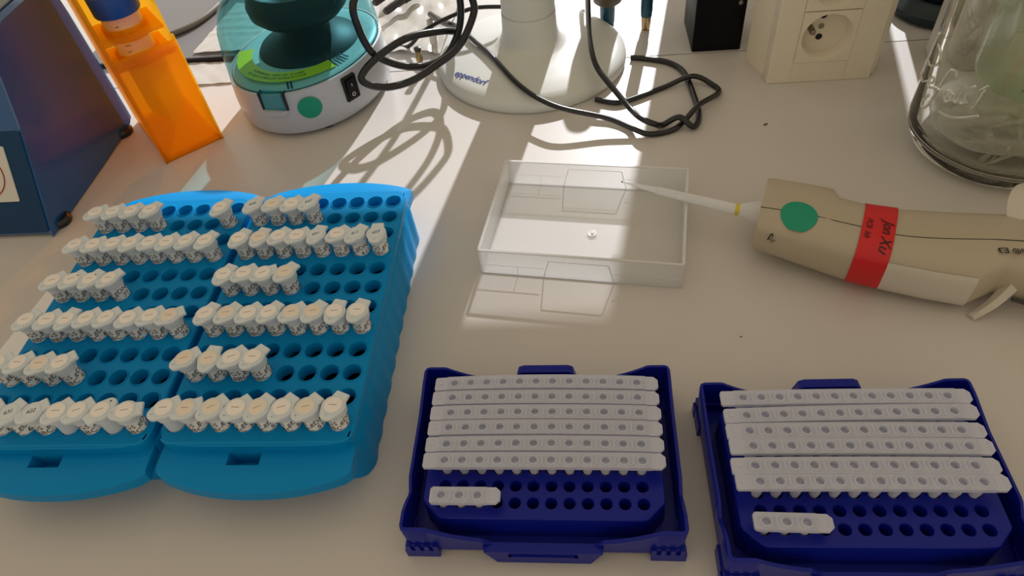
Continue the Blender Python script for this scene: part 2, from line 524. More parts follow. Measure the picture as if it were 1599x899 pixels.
for side, table, (cx, cy), rz in (('L', T1, (-286.9, 272.9), R(0.35)), ('R', T2, (-173.7, 274.0), 0.0)):
    for row, lst in table.items():
        for n, (c, num, ang) in enumerate(lst):
            key = (side, row, c)
            u, v = (c - 4.5) * PX, -(row - 6.5) * PY
            x, y = cx + u * cos(rz) - v * sin(rz), cy + u * sin(rz) + v * cos(rz)
            sw = 'left' if side == 'L' else 'right'
            look = ('clear-capped' if key in CLEAR else 'cream-stickered' if key in CREAM else 'white-stickered')
            pos = ORD[n] + ' from left'
            if side == 'L' and row == 2 and c == 8: pos = 'alone at right end'
            lab = '%s microtube, %s in %s filled row of the %s blue rack' % (look, pos, ROWN[row], sw)
            t = thing('microtube', lab, 'microtube', (x, y, 0), 0, 'microtubes standing in the blue racks')
            t.rotation_euler = (R(random.uniform(-3, 1)), R(random.uniform(-3, 3)), 0)
            # pivot about the plate level so that the tube stays inside its hole
            off = Vector((0, 0, ZR * S)); rm = t.rotation_euler.to_matrix()
            t.location = Vector((x * S, y * S, 0)) + off - rm @ off
            turn = math.atan2(-x, y) + R(random.uniform(-30, 22))
            obj('tube_body', ME_TUBE, 'tube_plastic', t)
            obj('collar', ME_COLLAR, 'tube_plastic', t)
            cp = obj('cap', ME_CAP, 'cap_plastic', t, rot=(0, 0, R(ang - 8 + random.uniform(-6, 6))))
            ca = cp.rotation_euler.z
            if key in CLEAR:
                obj('cap_writing', cap_print(CLEAR[key]), 'ink_bluegrey', cp, rot=(0, 0, R(18) - ca))
            else:
                st = ME_STICK2 if key in CREAM else ME_STICK
                obj('cap_sticker', st, 'sticker_cream' if key in CREAM else 'sticker_white', cp)
                obj('pencil_mark', ME_MARK, 'ink_faded', cp, rot=(0, 0, R(random.uniform(-5, 30)) - ca))
            if key not in BARE:
                lb = obj('paper_label', ME_LABEL, 'paper_white', t)
                obj('label_print', label_print('NGS gDNA', 'BBC_' + num), 'ink', lb, rot=(0, 0, turn))
            if key in (('L', 6, 2), ('L', 6, 3), ('L', 12, 7)):
                mbk = MB(); mbk.lathe([(0.5, 0), (0.42, 0.25)], 8, (0, 0, 0))
                obj('ink_spot', mbk.mesh('ink_spot'), 'ink', cp, loc=(4.0 if row == 6 else -6.6, -1.0 if row == 6 else 0, 56.6 if row == 6 else 56.5))

# ------------------------------------------------------------------ navy PCR racks
def pcr_rack(label, loc, rz):
    t = thing('pcr_rack', label, 'rack', loc, rz, 'navy racks for PCR strips')
    # base tray: a wall of changing height round a floor
    W, D = 68.6, 47.6
    def hx(x):                                     # front / back wall height along x
        a = abs(x)
        if a > 57: return 29.5
        if a > 30: return 18 + 11.5 * ((a - 30) / 27) ** 1.6
        if a > 25: return 13 + 5 * (a - 25) / 5
        return 13
    def hy(y):                                     # side wall height along y
        if y > 38: return 29.5
        if y > -18: return 26.5 + 3 * max(0, (y - 18) / 20)
        if y > -32: return 21 + 5.5 * abs(-25 - y) / 7
        return 26.5 + 3 * min(1, (-32 - y) / 6)
    pts = []
    rc = 2.5
    for k in range(57): pts.append((-W + rc + (2 * W - 2 * rc) * k / 56, -D, 0, -1))
    pts.append((W - 0.7, -D + 0.7, .7, -.7))
    for k in range(45): pts.append((W, -D + rc + (2 * D - 2 * rc) * k / 44, 1, 0))
    pts.append((W - 0.7, D - 0.7, .7, .7))
    for k in range(57): pts.append((W - rc - (2 * W - 2 * rc) * k / 56, D, 0, 1))
    pts.append((-W + 0.7, D - 0.7, -.7, .7))
    for k in range(45): pts.append((-W, D - rc - (2 * D - 2 * rc) * k / 44, -1, 0))
    pts.append((-W + 0.7, -D + 0.7, -.7, -.7))
    ro, rt, rt2, ri, rb = [], [], [], [], []
    for x, y, nx, ny in pts:
        h = hx(x) if nx == 0 else hy(y) if ny == 0 else 29.5
        if nx == 0 and ny > 0 and abs(x) < 30: h = 18
        rb.append((x - nx * 0.6, y - ny * 0.6, 4.5))
        ro.append((x + nx * 0.5, y + ny * 0.5, h - 0.6))
        rt.append((x + nx * 0.2, y + ny * 0.2, h))
        rt2.append((x - nx * 1.2, y - ny * 1.2, h))
        ri.append((x - nx * 2.2, y - ny * 2.2, 6.0))
    mb = MB()
    mb.loft([rb, ro, rt, rt2, ri], False, False)
    mb.box(-W + 0.5, W - 0.5, -D + 0.5, D - 0.5, 4.5, 6.2)
    mb.build('tray', 'navy', t, 30)
    # corner feet with slits
    for sx in (-1, 1):
        for sy in (-1, 1):
            mb = MB()
            x0, y0 = sx * (W + 1.2), sy * (D + 1.6)
            xa, xb = sorted((x0, x0 - sx * 17)); ya, yb = sorted((y0, y0 - sy * 5))
            mb.box(xa, xb, ya, yb, 0, 7.5)
            mb.box(xa, xb, ya, yb, 14.2, 15.4) if False else None
            for k in range(4):
                a = x0 - sx * (1.0 + 4.6 * k)
                q = sorted((a, a - sx * 2.4))
                mb.box(q[0], q[1], ya, yb, 7.5, 12.5)
            q = sorted((x0 - sx * 0.4, x0 - sx * 4)); w = sorted((y0 - sy * 4, y0 - sy * 17))
            mb.box(q[0], q[1], w[0], w[1], 0, 9)
            mb.box(min(x0 - sx * 1, x0 - sx * 16), max(x0 - sx * 1, x0 - sx * 16), min(y0 - sy * 1.2, y0 - sy * 5), max(y0 - sy * 1.2, y0 - sy * 5), 7.5, 12.2)
            mb.build('corner_foot', 'navy', t, 0)
    # middle tabs at front and back
    for sy in (-1, 1):
        mb = MB()
        zt = 13.2 if sy < 0 else 25.5
        prof = [(-30, zt - 0.5), (-27, zt), (27, zt), (30, zt - 0.5), (24, 0.3), (-24, 0.3)] if sy < 0 else [(-16, zt - 1.5), (-13, zt), (13, zt), (16, zt - 1.5), (22, 0.3), (-22, 0.3)]
        ya, yb = sy * (D - 1.2), sy * (D + 3.8)
        r0 = [(x, ya, z) for x, z in prof]; r1 = [(x * 0.97, yb, z) for x, z in prof]
        mb.loft([r0, r1] if sy > 0 else [r1, r0])
        mb.box(-17, 17, min(yb, yb + sy * 0.9), max(yb, yb + sy * 0.9), 8.6, 9.8)
        mb.box(-17, -15.6, min(yb, yb + sy * 0.9), max(yb, yb + sy * 0.9), 5.2, 9.8)
        mb.box(15.6, 17, min(yb, yb + sy * 0.9), max(yb, yb + sy * 0.9), 5.2, 9.8)
        mb.build('latch_tab', 'navy', t, 30)
    # well block
    mb = MB()
    hole_cells(mb, 12, 8, 9, 9, 2.95, 25, 15, 3.3, 0.25, taper=0.8)
    gx, gy = 54, 36
    B = []
    for (ax, ay), (bx, by), n in (((gx, -gy), (gx, gy), 32), ((gx, gy), (-gx, gy), 48), ((-gx, gy), (-gx, -gy), 32), ((-gx, -gy), (gx, -gy), 48)):
        for k in range(n): B.append((ax + (bx - ax) * k / n, ay + (by - ay) * k / n))
    def oct_(wx, wy, ch, z):
        out = []
        for x, y in B:
            X, Y = x * wx / gx, y * wy / gy
            over = abs(X) + abs(Y) - (wx + wy - ch)
            if over > 0:
                X -= math.copysign(over / 2, X); Y -= math.copysign(over / 2, Y)
            out.append((X, Y, z))
        return out
    mb.loft([[(x, y, 25) for x, y in B], oct_(59.6, 39.2, 9, 25), oct_(60, 39.6, 9, 24.4), oct_(60.6, 40.2, 9, 6)], False, False)
    mb.build('well_block', 'navy', t, 30)
    return t

pcr_rack('navy PCR strip rack at the bottom centre of the photo', (-21.4, 179.5, 0), R(-0.5))
pcr_rack('navy PCR strip rack at the bottom right corner', (131.7, 167.2, 0), R(0.2))

# strips of tubes: cap bar with twelve wells and a tube under each
mb = MB(); mb.lathe([(1.2, -19.5), (1.6, -18.5), (2.6, -9), (2.75, -1.6)], 14, cap1=False)
ME_PT = mb.mesh('tube')
def strip_bar(n, bow, cut_left=False):
    half = n * 4.5
    zf = lambda x: -bow * (x / 60.0) ** 2
    mb = MB()
    hole_cells(mb, n, 1, 9, 7.4, 1.95, 0, 2.4, 3.05, 0.55, 16, zf)
    def slab(outline):
        return mb.loft([[(x, y, -1.9 + zf(x)) for x, y in outline], [(x, y, 0 + zf(x)) for x, y in outline]])
    # sides of the bar
    k = n * 4
    for sy in (-1, 1):
        xs = [-half + 9 * i / 4 for i in range(k + 1)]
        a = [(x, sy * 3.7, zf(x)) for x in xs]; b = [(x, sy * 3.95, 0.45 + zf(x)) for x in xs]
        c = [(x, sy * 4.15, 0.45 + zf(x)) for x in xs]; d = [(x, sy * 4.15, -2.3 + zf(x)) for x in xs]; e = [(x, sy * 3.6, -2.3 + zf(x)) for x in xs]
        mb.loft([a, b, c, d, e] if sy > 0 else [e, d, c, b, a], False, False, closed=False)
    # end tabs
    l = -half - 6.6 if not cut_left else -half - 1.2
    slab([(l + 0.8, -4.15), (-half, -4.15), (-half, 4.15), (l + 0.8, 4.15), (l, 3.2), (l, -3.2)])
    r_ = half + 6.8
    slab([(half, -4.15), (r_ - 2.2, -4.15), (r_, -2.2), (r_, 2.2), (r_ - 2.2, 4.15), (half, 4.15)])
    mb.tube([(r_ - 1.6, -2.6, 0.1 + zf(r_)), (r_ - 1.6, 2.6, 0.1 + zf(r_))], 0.35, 6)
    mb.tube([(half + 0.6, -2.6, 0.1 + zf(half)), (half + 0.6, 2.6, 0.1 + zf(half))], 0.35, 6)
    if not cut_left:
        mb.lathe([(0.9, 0), (0.8, 0.5), (0.4, 0.5)], 10, (-half - 3, 0, zf(half)))
    for i in range(n - 1):                       # webs between the caps
        x = -half + 9 * (i + 1)
        mb.box(x - 0.3, x + 0.3, -2.4, 2.4, zf(x) - 0.2, zf(x) + 0.45)
    return mb.mesh('cap_bar', 30)
BAR = {0: strip_bar(12, 1.6), 1: strip_bar(12, 2.6), 2: strip_bar(12, 0.8)}
BAR3 = strip_bar(3, 0.0, True)
def pcr_strip(label, loc, rz, kind, n=12, ry=0.0):
    t = thing('pcr_strip', label, 'tube strip', loc, rz, 'PCR tube strips')
    t.rotation_euler = (0, ry, rz)
    bow = (1.6, 2.6, 0.8)[kind] if n == 12 else 0
    obj('cap_bar', BAR[kind] if n == 12 else BAR3, 'strip_plastic', t)
    for i in range(n):
        x = (i - (n - 1) / 2) * 9
        obj('tube', ME_PT, 'strip_plastic', t, loc=(x, 0, -bow * (x / 60) ** 2))
rows1 = [(-20.8, 212.3, 36.6, -0.72, 1), (-21.1, 202.8, 36.2, -0.8, 0), (-21.0, 193.4, 36.4, -0.68, 0), (-21.2, 184.5, 36.2, -0.7, 0), (-21.3, 175.2, 36.0, -0.46, 0), (-21.4, 166.0, 35.6, -0.45, 2)]
for k, (x, y, z, a, b) in enumerate(rows1):
    pcr_strip('twelve-tube translucent strip, %s from the back in the middle navy rack' % ORD[k], (x, y, z), R(a), b)
pcr_strip('short three-tube strip near the front of the middle navy rack', (-62.0, 148.6, 33), R(-0.3), 0, 3)
rows2 = [(131.2, 199.2, 38.6, -0.44, 2), (131.4, 189.8, 38.2, 0.5, 2), (131.0, 180.0, 38.4, -0.13, 2), (131.2, 171.4, 38.6, -0.35, 2), (130.4, 161.4, 38.2, -0.1, 2), (131.2, 153.4, 38.0, -0.17, 2)]
for k, (x, y, z, a, b) in enumerate(rows2):
    pcr_strip('twelve-tube translucent strip, %s from the back in the right navy rack' % ORD[k], (x, y, z), R(a), b, ry=R(-0.4 if k in (0, 1) else 0.2))
pcr_strip('short three-tube strip near the front of the right navy rack', (91.0, 136.0, 33), R(-1.5), 0, 3)

# ------------------------------------------------------------------ clear plastic box
t = thing('clear_box', 'empty clear plastic box lid lying open in the middle', 'plastic box', (6.25, 367.5, 0), R(-8.4))
W, D, H = 68.3, 48.9, 22.5
mb = MB(); mb.prism(rrect(-W + 1.2, W - 1.2, -D + 1.2, D - 1.2, 1.5, 3), 0.1, 1.2)
mb.build('floor_panel', 'clear_box', t)
for nm, a in (('end_wall', (-W, -W + 1.3, -D, D)), ('end_wall', (W - 1.3, W, -D, D)), ('side_wall', (-W + 1.3, W - 1.3, -D, -D + 1.3)), ('side_wall', (-W + 1.3, W - 1.3, D - 1.3, D))):
    mb = MB(); mb.box(a[0], a[1], a[2], a[3], 0.2, H - 0.5)
    o = mb.build(nm, 'clear_wall', t, 0)
def frame(mb, hw, hd, r, z0, z1, th):
    a, b = rrect(-hw, hw, -hd, hd, r, 4), rrect(-hw + th, hw - th, -hd + th, hd - th, max(0.3, r - th), 4)
    mb.loft([[(x, y, z0) for x, y in b], [(x, y, z0) for x, y in a], [(x, y, z1) for x, y in a], [(x, y, z1) for x, y in b], [(x, y, z0) for x, y in b]], False, False)
mb = MB(); frame(mb, W + 0.4, D + 0.4, 2, H - 0.9, H, 1.6); mb.build('rim', 'clear_edge', t)
mb = MB(); frame(mb, W + 0.3, D + 0.3, 2, 0, 0.9, 1.2); mb.build('base_bead', 'clear_edge', t)
for sy in (-1, 1):
    y0 = sy * (D + 0.15)
    mb = MB()
    pr_ = [(-24, 0.8), (-20, 16.5), (20, 16.5), (24, 0.8)]
    for i in range(3):
        mb.tube([(pr_[i][0], y0, pr_[i][1]), (pr_[i + 1][0], y0, pr_[i + 1][1])], 0.4, 6)
    mb.tube([(-W + 1, y0, 9), (-24, y0, 9)], 0.3, 6); mb.tube([(24, y0, 9), (W - 1, y0, 9)], 0.3, 6)
    mb.tube([(-42, y0, 9), (-42, y0, 1)], 0.25, 6)
    mb.build('tab_outline', 'clear_edge', t)
mb = MB(); mb.lathe([(3.4, 1.2), (3.0, 1.5), (2.6, 1.5), (2.2, 1.25), (1.2, 1.3), (0.9, 2.2), (0.3, 2.4)], 18, (4, -3.5, 0), cap0=False)
mb.build('moulding_dimple', 'clear_edge', t)

# ------------------------------------------------------------------ pipette
t = thing('electronic_pipette', 'beige grey handheld pipette with green dot and red tape', 'pipette', (122, 354, 0), 0)
t_inv = Matrix.Translation((-122, -354, 0))
top = [(131.5, 379.5), (152.0, 372.8), (169.8, 365.2), (171.5, 356.5), (186.2, 348.9), (206.4, 343.2), (232.7, 339.3), (258.7, 336.1), (285, 332.5), (330, 326)]
bot = [(113.6, 328.6), (132.8, 318.8), (149.0, 310.4), (152.4, 308.6), (166.2, 301.2), (186.4, 293.8), (208.0, 286.2), (229.0, 280.0), (247, 288.5), (300, 270)]
zc = [24, 23, 22.5, 22.3, 22, 21.5, 21, 21, 22, 22]
hh = [15.5, 17, 18, 17.6, 18, 18.5, 19, 19.5, 18, 18]
def superring(a, b, z, h, n=28, e=0.62):
    c = (Vector(a) + Vector(b)) / 2; d = (Vector(a) - Vector(b)) / 2
    out = []
    for k in range(n):
        th = 2 * pi * k / n
        u = math.copysign(abs(cos(th)) ** e, cos(th)); w = math.copysign(abs(sin(th)) ** e, sin(th))
        out.append((c.x + d.x * u, c.y + d.y * u, z + h * w))
    return out
def pip_top(x, y):
    """height of the upper surface of the pipette body at a plan position"""
    best = None
    for i in range(len(top) - 1):
        c0 = (Vector(top[i]) + Vector(bot[i])) / 2; c1 = (Vector(top[i + 1]) + Vector(bot[i + 1])) / 2
        ax = c1 - c0
        s_ = (Vector((x, y)) - c0).dot(ax) / ax.length_squared
        if (s_ <= 1 or i == len(top) - 2) and (s_ >= 0 or i == 0):
            s_ = max(0, min(1, s_))
            a = Vector(top[i]).lerp(Vector(top[i + 1]), s_); b = Vector(bot[i]).lerp(Vector(bot[i + 1]), s_)
            z = zc[i] + (zc[i + 1] - zc[i]) * s_; h = hh[i] + (hh[i + 1] - hh[i]) * s_
            c = (a + b) / 2; d = (a - b) / 2
            u = (Vector((x, y)) - c).dot(d) / d.length_squared
            u = min(0.995, abs(u))
            w = max(0.0, 1 - u ** (2 / 0.62)) ** (0.62 / 2)
            zz = z + h * w
            if best is None or zz > best: best = zz
    return best if best is not None else 40
rings = [superring(a, b, z, h) for a, b, z, h in zip(top, bot, zc, hh)]
cc = (Vector(top[0]) + Vector(bot[0])) / 2
r0 = [tuple(Vector((cc.x, cc.y, zc[0])) + (Vector(p) - Vector((cc.x, cc.y, zc[0]))) * 0.96 + Vector((-1.0, 0.35, 0))) for p in rings[0]]
mb = MB(); mb.loft([r0] + rings); mb.xf(t_inv)
body = mb.build('pipette_body', 'pipette_grey', t, 35)
# light lower shell strip (nearer side of the body)
# seam line on the upper face
seam = smooth_path([(117.5, 343.0, 0), (138.8, 335.6, 0), (171.8, 321.2, 0), (191.4, 312.5, 0), (215.6, 308, 0), (260, 303.5, 0), (300, 297, 0)], 6)
mb = MB(); mb.tube([(x, y, pip_top(x, y) + 0.0) for x, y, z in seam], 0.28, 5); mb.xf(t_inv); mb.build('shell_seam', 'seam_line', t)
# nearer grip shell: a lighter skin that hugs the near flank
def sec_arc(s0, lift, k0, k1, n=56):
    i = min(int(s0), len(top) - 2); f_ = s0 - i
    a = Vector(top[i]).lerp(Vector(top[i + 1]), f_); b = Vector(bot[i]).lerp(Vector(bot[i + 1]), f_)
    z = zc[i] + (zc[i + 1] - zc[i]) * f_; h = hh[i] + (hh[i + 1] - hh[i]) * f_
    e = (a - b).normalized() * lift
    rg = superring(a + e, b - e, z, h + lift, n)
    return rg[k0:k1]
mb = MB()
mb.loft([sec_arc(4.6 + 2.4 * k / 14, 0.5, 24, 37) for k in range(15)], False, False, closed=False); mb.xf(t_inv)
mb.build('grip_shell', 'pipette_light', t, 60)
# nose cone, band and tip
def cone(p0, p1, ra, n=16):
    P0, P1 = Vector(p0), Vector(p1)
    pts = [tuple(P0.lerp(P1, s_)) for s_, _ in ra]
    return pts, [r_ for _, r_ in ra]
a, b = (123.5, 353.2, 24), (106.5, 357.0, 25)
p_, r_ = cone(a, b, [(0, 9.0), (0.15, 8.5), (1, 3.6)])
mb = MB(); mb.tube(p_, r_, 18); mb.xf(t_inv); mb.build('nose_cone', 'tip_plastic', t)
p_, r_ = cone((108.6, 356.5, 25), (105.8, 357.2, 25.1), [(0, 4.1), (1, 4.1)])
mb = MB(); mb.tube(p_, r_, 18); mb.xf(t_inv); mb.build('yellow_band', 'yellow_band', t)
tipend, tipmid = (32.2, 387.3, 28.0), (55.0, 378.0, 27.0)
p_, r_ = cone((106.5, 357.0, 25), tipmid, [(0, 3.9), (0.5, 3.3), (1, 2.7)])
mb = MB(); mb.tube(p_, r_, 16); mb.xf(t_inv)
tip = mb.build('pipette_tip', 'tip_plastic', t)
p_, r_ = cone(tipmid, tipend, [(0, 2.7), (0.02, 2.2), (0.6, 1.3), (1, 0.55)])
mb = MB(); mb.tube(p_, r_, 14); mb.xf(t_inv); mb.build('tip_point', 'tip_plastic', tip)
p_, r_ = cone(tipend, Vector(tipend) + (Vector(tipend) - Vector(tipmid)) * 0.03, [(0, 0.75), (1, 0.6)])
mb = MB(); mb.tube(p_, r_, 10); mb.xf(t_inv); mb.build('tip_mouth', 'rotor_black', tip)
vs_, fs = text_pts('eppendorf  20-200 ul', 2.6, 1)
dv = (Vector((106.5, 357.0, 25)) - Vector(tipmid)).normalized()
sv = Vector((dv.y, -dv.x, 0)).normalized()
mb = MB()
o_ = Vector((76, 369.4, 26.4))
for p in vs_: mb.v.append(tuple(o_ + dv * p[0] * 0.9 + sv * (1.0 - p[1] * 0.8) + Vector((0, 0, 2.6 - (1.0 - p[1] * .8) * 0.25))))
mb.f = fs; mb.xf(t_inv); mb.build('tip_print', 'ink_blue', tip, 0)
# green dot laid on the body
def drape(outline, lift=0.35, n=6):
    """thin patch that follows the body's upper surface"""
    cx = sum(p[0] for p in outline) / len(outline); cy = sum(p[1] for p in outline) / len(outline)
    rings = []
    for k in range(1, n + 1):
        s_ = k / n
        rings.append([(cx + (x - cx) * s_, cy + (y - cy) * s_) for x, y in outline])
    m_ = MB()
    m_.loft([[(x, y, pip_top(x, y) + lift) for x, y in r_] for r_ in rings], True, False)
    return m_
mb = drape([(139.0 + 11.0 * cos(2 * pi * k / 32), 333.0 + 12.4 * sin(2 * pi * k / 32)) for k in range(32)], 0.4)
mb.xf(t_inv); mb.build('green_dot', 'green_dot', t, 60)
# red tape wrapped round the grip
def sec(s0):
    i = int(s0); f_ = s0 - i
    a = Vector(top[i]).lerp(Vector(top[i + 1]), f_); b = Vector(bot[i]).lerp(Vector(bot[i + 1]), f_)
    z = zc[i] + (zc[i + 1] - zc[i]) * f_; h = hh[i] + (hh[i + 1] - hh[i]) * f_
    e = (a - b).normalized() * 0.5
    return superring(a + e, b - e, z, h + 0.55, 56)
ringsT = []
for k in range(9):
    rg = sec(3.95 + (4.85 - 3.95) * k / 8)
    ringsT.append(rg)
mb = MB(); mb.loft(ringsT, False, False); mb.xf(t_inv)
tape = mb.build('red_tape', 'red_tape', t, 60)
def write_on(body_, size, o2, ang, m_, name, parent, shear=0.0, lift=0.75, flip=False, space=1.0, bold=0.0):
    vs_, fs = text_pts(body_, size, 2, shear=shear, space=space, bold=bold)
    ca, sa = cos(ang), sin(ang)
    q = MB(); q.f = list(fs)
    for x, y, z in vs_:
        X, Y = o2[0] + x * ca - y * sa, o2[1] + x * sa + y * ca
        q.v.append((X, Y, pip_top(X, Y) + lift))
    q.xf(t_inv)
    return q.build(name, m_, parent, 0)
write_on('Jon Xu', 9.0, (185.5, 312), R(-112), 'ink', 'handwriting', tape, shear=0.35, lift=1.0)
write_on('PCR  lab', 5.0, (177.0, 319), R(-112), 'ink', 'handwriting', tape, shear=0.35, lift=1.0)
write_on('Pipette\u00ae E3', 6.0, (257.0, 294.9), R(180 - 7), 'ink', 'model_print', t, lift=0.3, bold=0.12)
write_on('Rg', 4.6, (121.5, 323.5), R(-25), 'ink', 'printed_mark', t, shear=0.5, lift=0.5)
# ejector lever that rests on the bench and finger hook on the far side
mb = MB()
lev = smooth_path([(268, 301, 27), (258, 290, 20), (247, 282, 10), (235.5, 278, 1.2)], 5)
n_ = len(lev)
ra = [(x - 5.0 * (1 - k / n_) - 1.0, y + 2.5, z) for k, (x, y, z) in enumerate(lev)]
rb2 = [(x + 4.4 * (1 - k / n_) + 0.8, y - 2.2, z + 0.5) for k, (x, y, z) in enumerate(lev)]
rc2 = [(x, y, z + 8 * (1 - k / n_) + 1.2) for k, (x, y, z) in enumerate(lev)]
mb.loft([[ra[k], rb2[k], rc2[k]] for k in range(n_)]); mb.xf(t_inv); mb.build('ejector_lever', 'pipette_light', t, 50)
mb = MB(); mb.tube(smooth_path([(268, 298, 18), (259, 288.5, 13), (251, 282.5, 8)], 5), 1.0, 6); mb.xf(t_inv); mb.build('lever_gasket', 'seam_line', t)
mb = MB(); mb.tube(smooth_path([(255, 281, 14), (263, 279, 12), (270, 277, 10), (285, 272, 10)], 4), 1.2, 6); mb.xf(t_inv); mb.build('underside_groove', 'seam_line', t)
mb = MB()
hk = smooth_path([(266, 322, 36), (267, 330, 41), (270, 338, 45), (277, 345, 46), (288, 349, 45)], 5)
wd = [6 - 1.5 * k / len(hk) + 3.0 * max(0, k - 10) / len(hk) for k in range(len(hk))]
mb.loft([[(x - wd[k], y + 1.5, z), (x, y - 1, z + 2.6), (x + wd[k], y - 2.5, z), (x, y + 2, z - 2.6)] for k, (x, y, z) in enumerate(hk)])
mb.xf(t_inv); mb.build('finger_hook', 'pipette_light', t, 60)

# ------------------------------------------------------------------ glass preserving jar
JX, JY, JR = 315.0, 446.0, 64.0
t = thing('glass_jar', 'large clear glass preserving jar with embossed script beside the pipette', 'jar', (JX, JY, 0))
mb = MB()
mb.lathe([(0.3, 5), (40, 4), (46, 1.2), (50, 0.3), (54, 1.5), (59.5, 6), (62.8, 13), (64, 22), (64, 150), (62, 165), (52, 180), (46, 188), (46, 205), (49, 208), (49, 214),
          (45, 214), (43, 206), (42.5, 190), (49, 177), (58.5, 163), (60.6, 150), (60.6, 26), (58.5, 17), (54, 11.5), (46, 9.5), (0.3, 9.5)], 72, cap0=True, cap1=True)
mb.build('jar_body', 'jar_glass', t, 60)
strokes = [[[171, 80.7], [178.6, 79.5], [-179.1, 73.9], [177.5, 69.0], [171.2, 65.2], [165.6, 64.5]],
           [[166, 86], [164, 78], [162.5, 68], [161.5, 58], [161.2, 50.8]],
           [[158, 49.5], [168.2, 50.7], [175.2, 55.5]],
           [[178.8, 56.6], [-177.2, 59.4], [-177.4, 62.4], [179.0, 60.9], [178.0, 56.5], [-178.7, 54.7], [-173.9, 57.6]],
           [[-160.8, 75.0], [-162.9, 77.2], [-165.9, 76.8], [-167.8, 73.3], [-169.2, 66.1], [-170.5, 59.8], [-171.4, 52.6], [-173.4, 44.4], [-175.4, 40.4], [-179.0, 39.4], [-179.9, 43.7], [-176.0, 50.3]],
           [[-172.8, 59.1], [-167.0, 60.3], [-162.4, 64.2]],
           [[-159.5, 64.3], [-162.9, 63.0], [-164.2, 59.4], [-163.1, 56.4], [-160.4, 56.0], [-158.3, 59.6], [-158.4, 64.0], [-157.2, 59.4], [-154.7, 59.7]],
           [[-153.6, 67.1], [-153.4, 62.7], [-151.5, 60.2], [-149.8, 62.1]],
           [[-150.0, 68.3], [-149.5, 63.2], [-147.5, 62.2]],
           [[-141.9, 75.4], [-142.2, 70.8], [-143.1, 62.3], [-144.1, 60.9]],
           [[-149.2, 73.7], [-147.7, 75.6]], [[-144.2, 74.2], [-141.3, 79.1]],
           [[-164.1, 46.3], [-158.2, 46.9], [-151.8, 48.9], [-145.4, 52.8], [-139.3, 57.7]]]
mb = MB()
for s_ in strokes:
    a_ = [(x if x > 0 else x + 360, z) for x, z in s_]
    P = smooth_path([((JR + 0.95) * cos(R(x)), (JR + 0.95) * sin(R(x)), z) for x, z in a_], 5)
    mb.tube(P, 0.9, 8)
mb.build('embossed_script', 'jar_glass', t, 60)
# what lies in the jar: used tips and a greenish graduated cup
mb = MB(); mb.lathe([(0.5, 0), (0.9, 6), (2.2, 30), (3.1, 48), (3.3, 50)], 10, cap1=False)
ME_WTIP = mb.mesh('used_tip')
for k in range(64):
    a = random.uniform(0, 2 * pi); rr = 30 * math.sqrt(random.random())
    o = obj('used_tip', ME_WTIP, 'jar_waste', None)
    zz = 12 + 22 * random.random() ** 1.5
    dirn = Vector((cos(a + 2.2 + random.uniform(-.9, .9)), sin(a + 2.2 + random.uniform(-.9, .9)), random.uniform(-0.05, 0.28))).normalized()
    o.rotation_euler = dirn.to_track_quat('Z', 'Y').to_euler()
    base = Vector((JX + rr * cos(a), JY + rr * sin(a), zz)) - dirn * 25
    o.location = base * S
    tag(o, 'used translucent pipette tip lying in the glass jar', 'pipette tip', 'used tips in the glass jar')
t = thing('graduated_cup', 'greenish graduated plastic tube leaning inside the glass jar', 'plastic tube', (JX + 8, JY - 2, 56))
t.rotation_euler = (R(-1), R(2), 0)
mb = MB(); mb.lathe([(30, 0), (42, 2), (44, 8), (44.5, 92)], 40, cap1=False)
mb.build('cup_wall', 'green_plastic', t, 50)
mb = MB()
for k in range(8):
    z = 12 + k * 6; w = 22 if k % 2 == 0 else 14
    mb.tube([(44.7 * cos(R(-135 + w * q / 5)), 44.7 * sin(R(-135 + w * q / 5)), z) for q in range(6)], 0.5, 5)
mb.build('graduation_marks', 'green_ticks', t)

# crumpled clear film among the tips
mb = MB()
rnd = random.Random(4)
ph = [(rnd.uniform(2, 7), rnd.uniform(2, 7), rnd.uniform(0, 6.3)) for _ in range(7)]
rings = []
for j in range(1, 24):
    v = pi * j / 24
    ring_ = []
    for i in range(44):
        u = 2 * pi * i / 44
        k_ = 1 + 0.09 * sum(abs(sin(a_ * u / 2 * 1.0 + b_ * v + c_)) - 0.6 for a_, b_, c_ in ph if True) / 2.2
        k_ = k_ if i else k_
        ring_.append((JX - 8 + 46 * k_ * sin(v) * cos(u), JY - 2 + 44 * k_ * sin(v) * sin(u), 30 + 18 * k_ * cos(v)))
    rings.append(ring_)
mb.loft(rings)
tag(mb.build('crumpled_film', 'film_clear', None, 20), 'crumpled clear film packed around the tips in the glass jar', 'film')

# white bottle and black instrument behind the jar
t = thing('white_bottle', 'white rounded bottle half hidden behind the glass jar', 'bottle', (336, 568, 0))
mb = MB(); mb.lathe([(22, 0), (27, 2), (29, 7), (29, 120), (20, 140)], 32); mb.build('bottle_body', 'bottle_white', t, 50)
mb = MB(); mb.lathe([(14, 140), (15, 142), (15, 160), (13, 162)], 24); mb.build('bottle_cap', 'bottle_white', t, 50)
t = thing('black_instrument', 'black rounded instrument foot behind the jar at top right', 'instrument', (350, 658, 0))
mb = MB(); mb.lathe([(40, 0), (46, 3), (47, 10), (40, 17), (33, 22)], 36); mb.build('instrument_foot', 'black_teal', t, 50)
mb = MB(); mb.lathe([(36, 22), (36, 160), (30, 164)], 36); mb.build('instrument_column', 'black_case', t, 50)

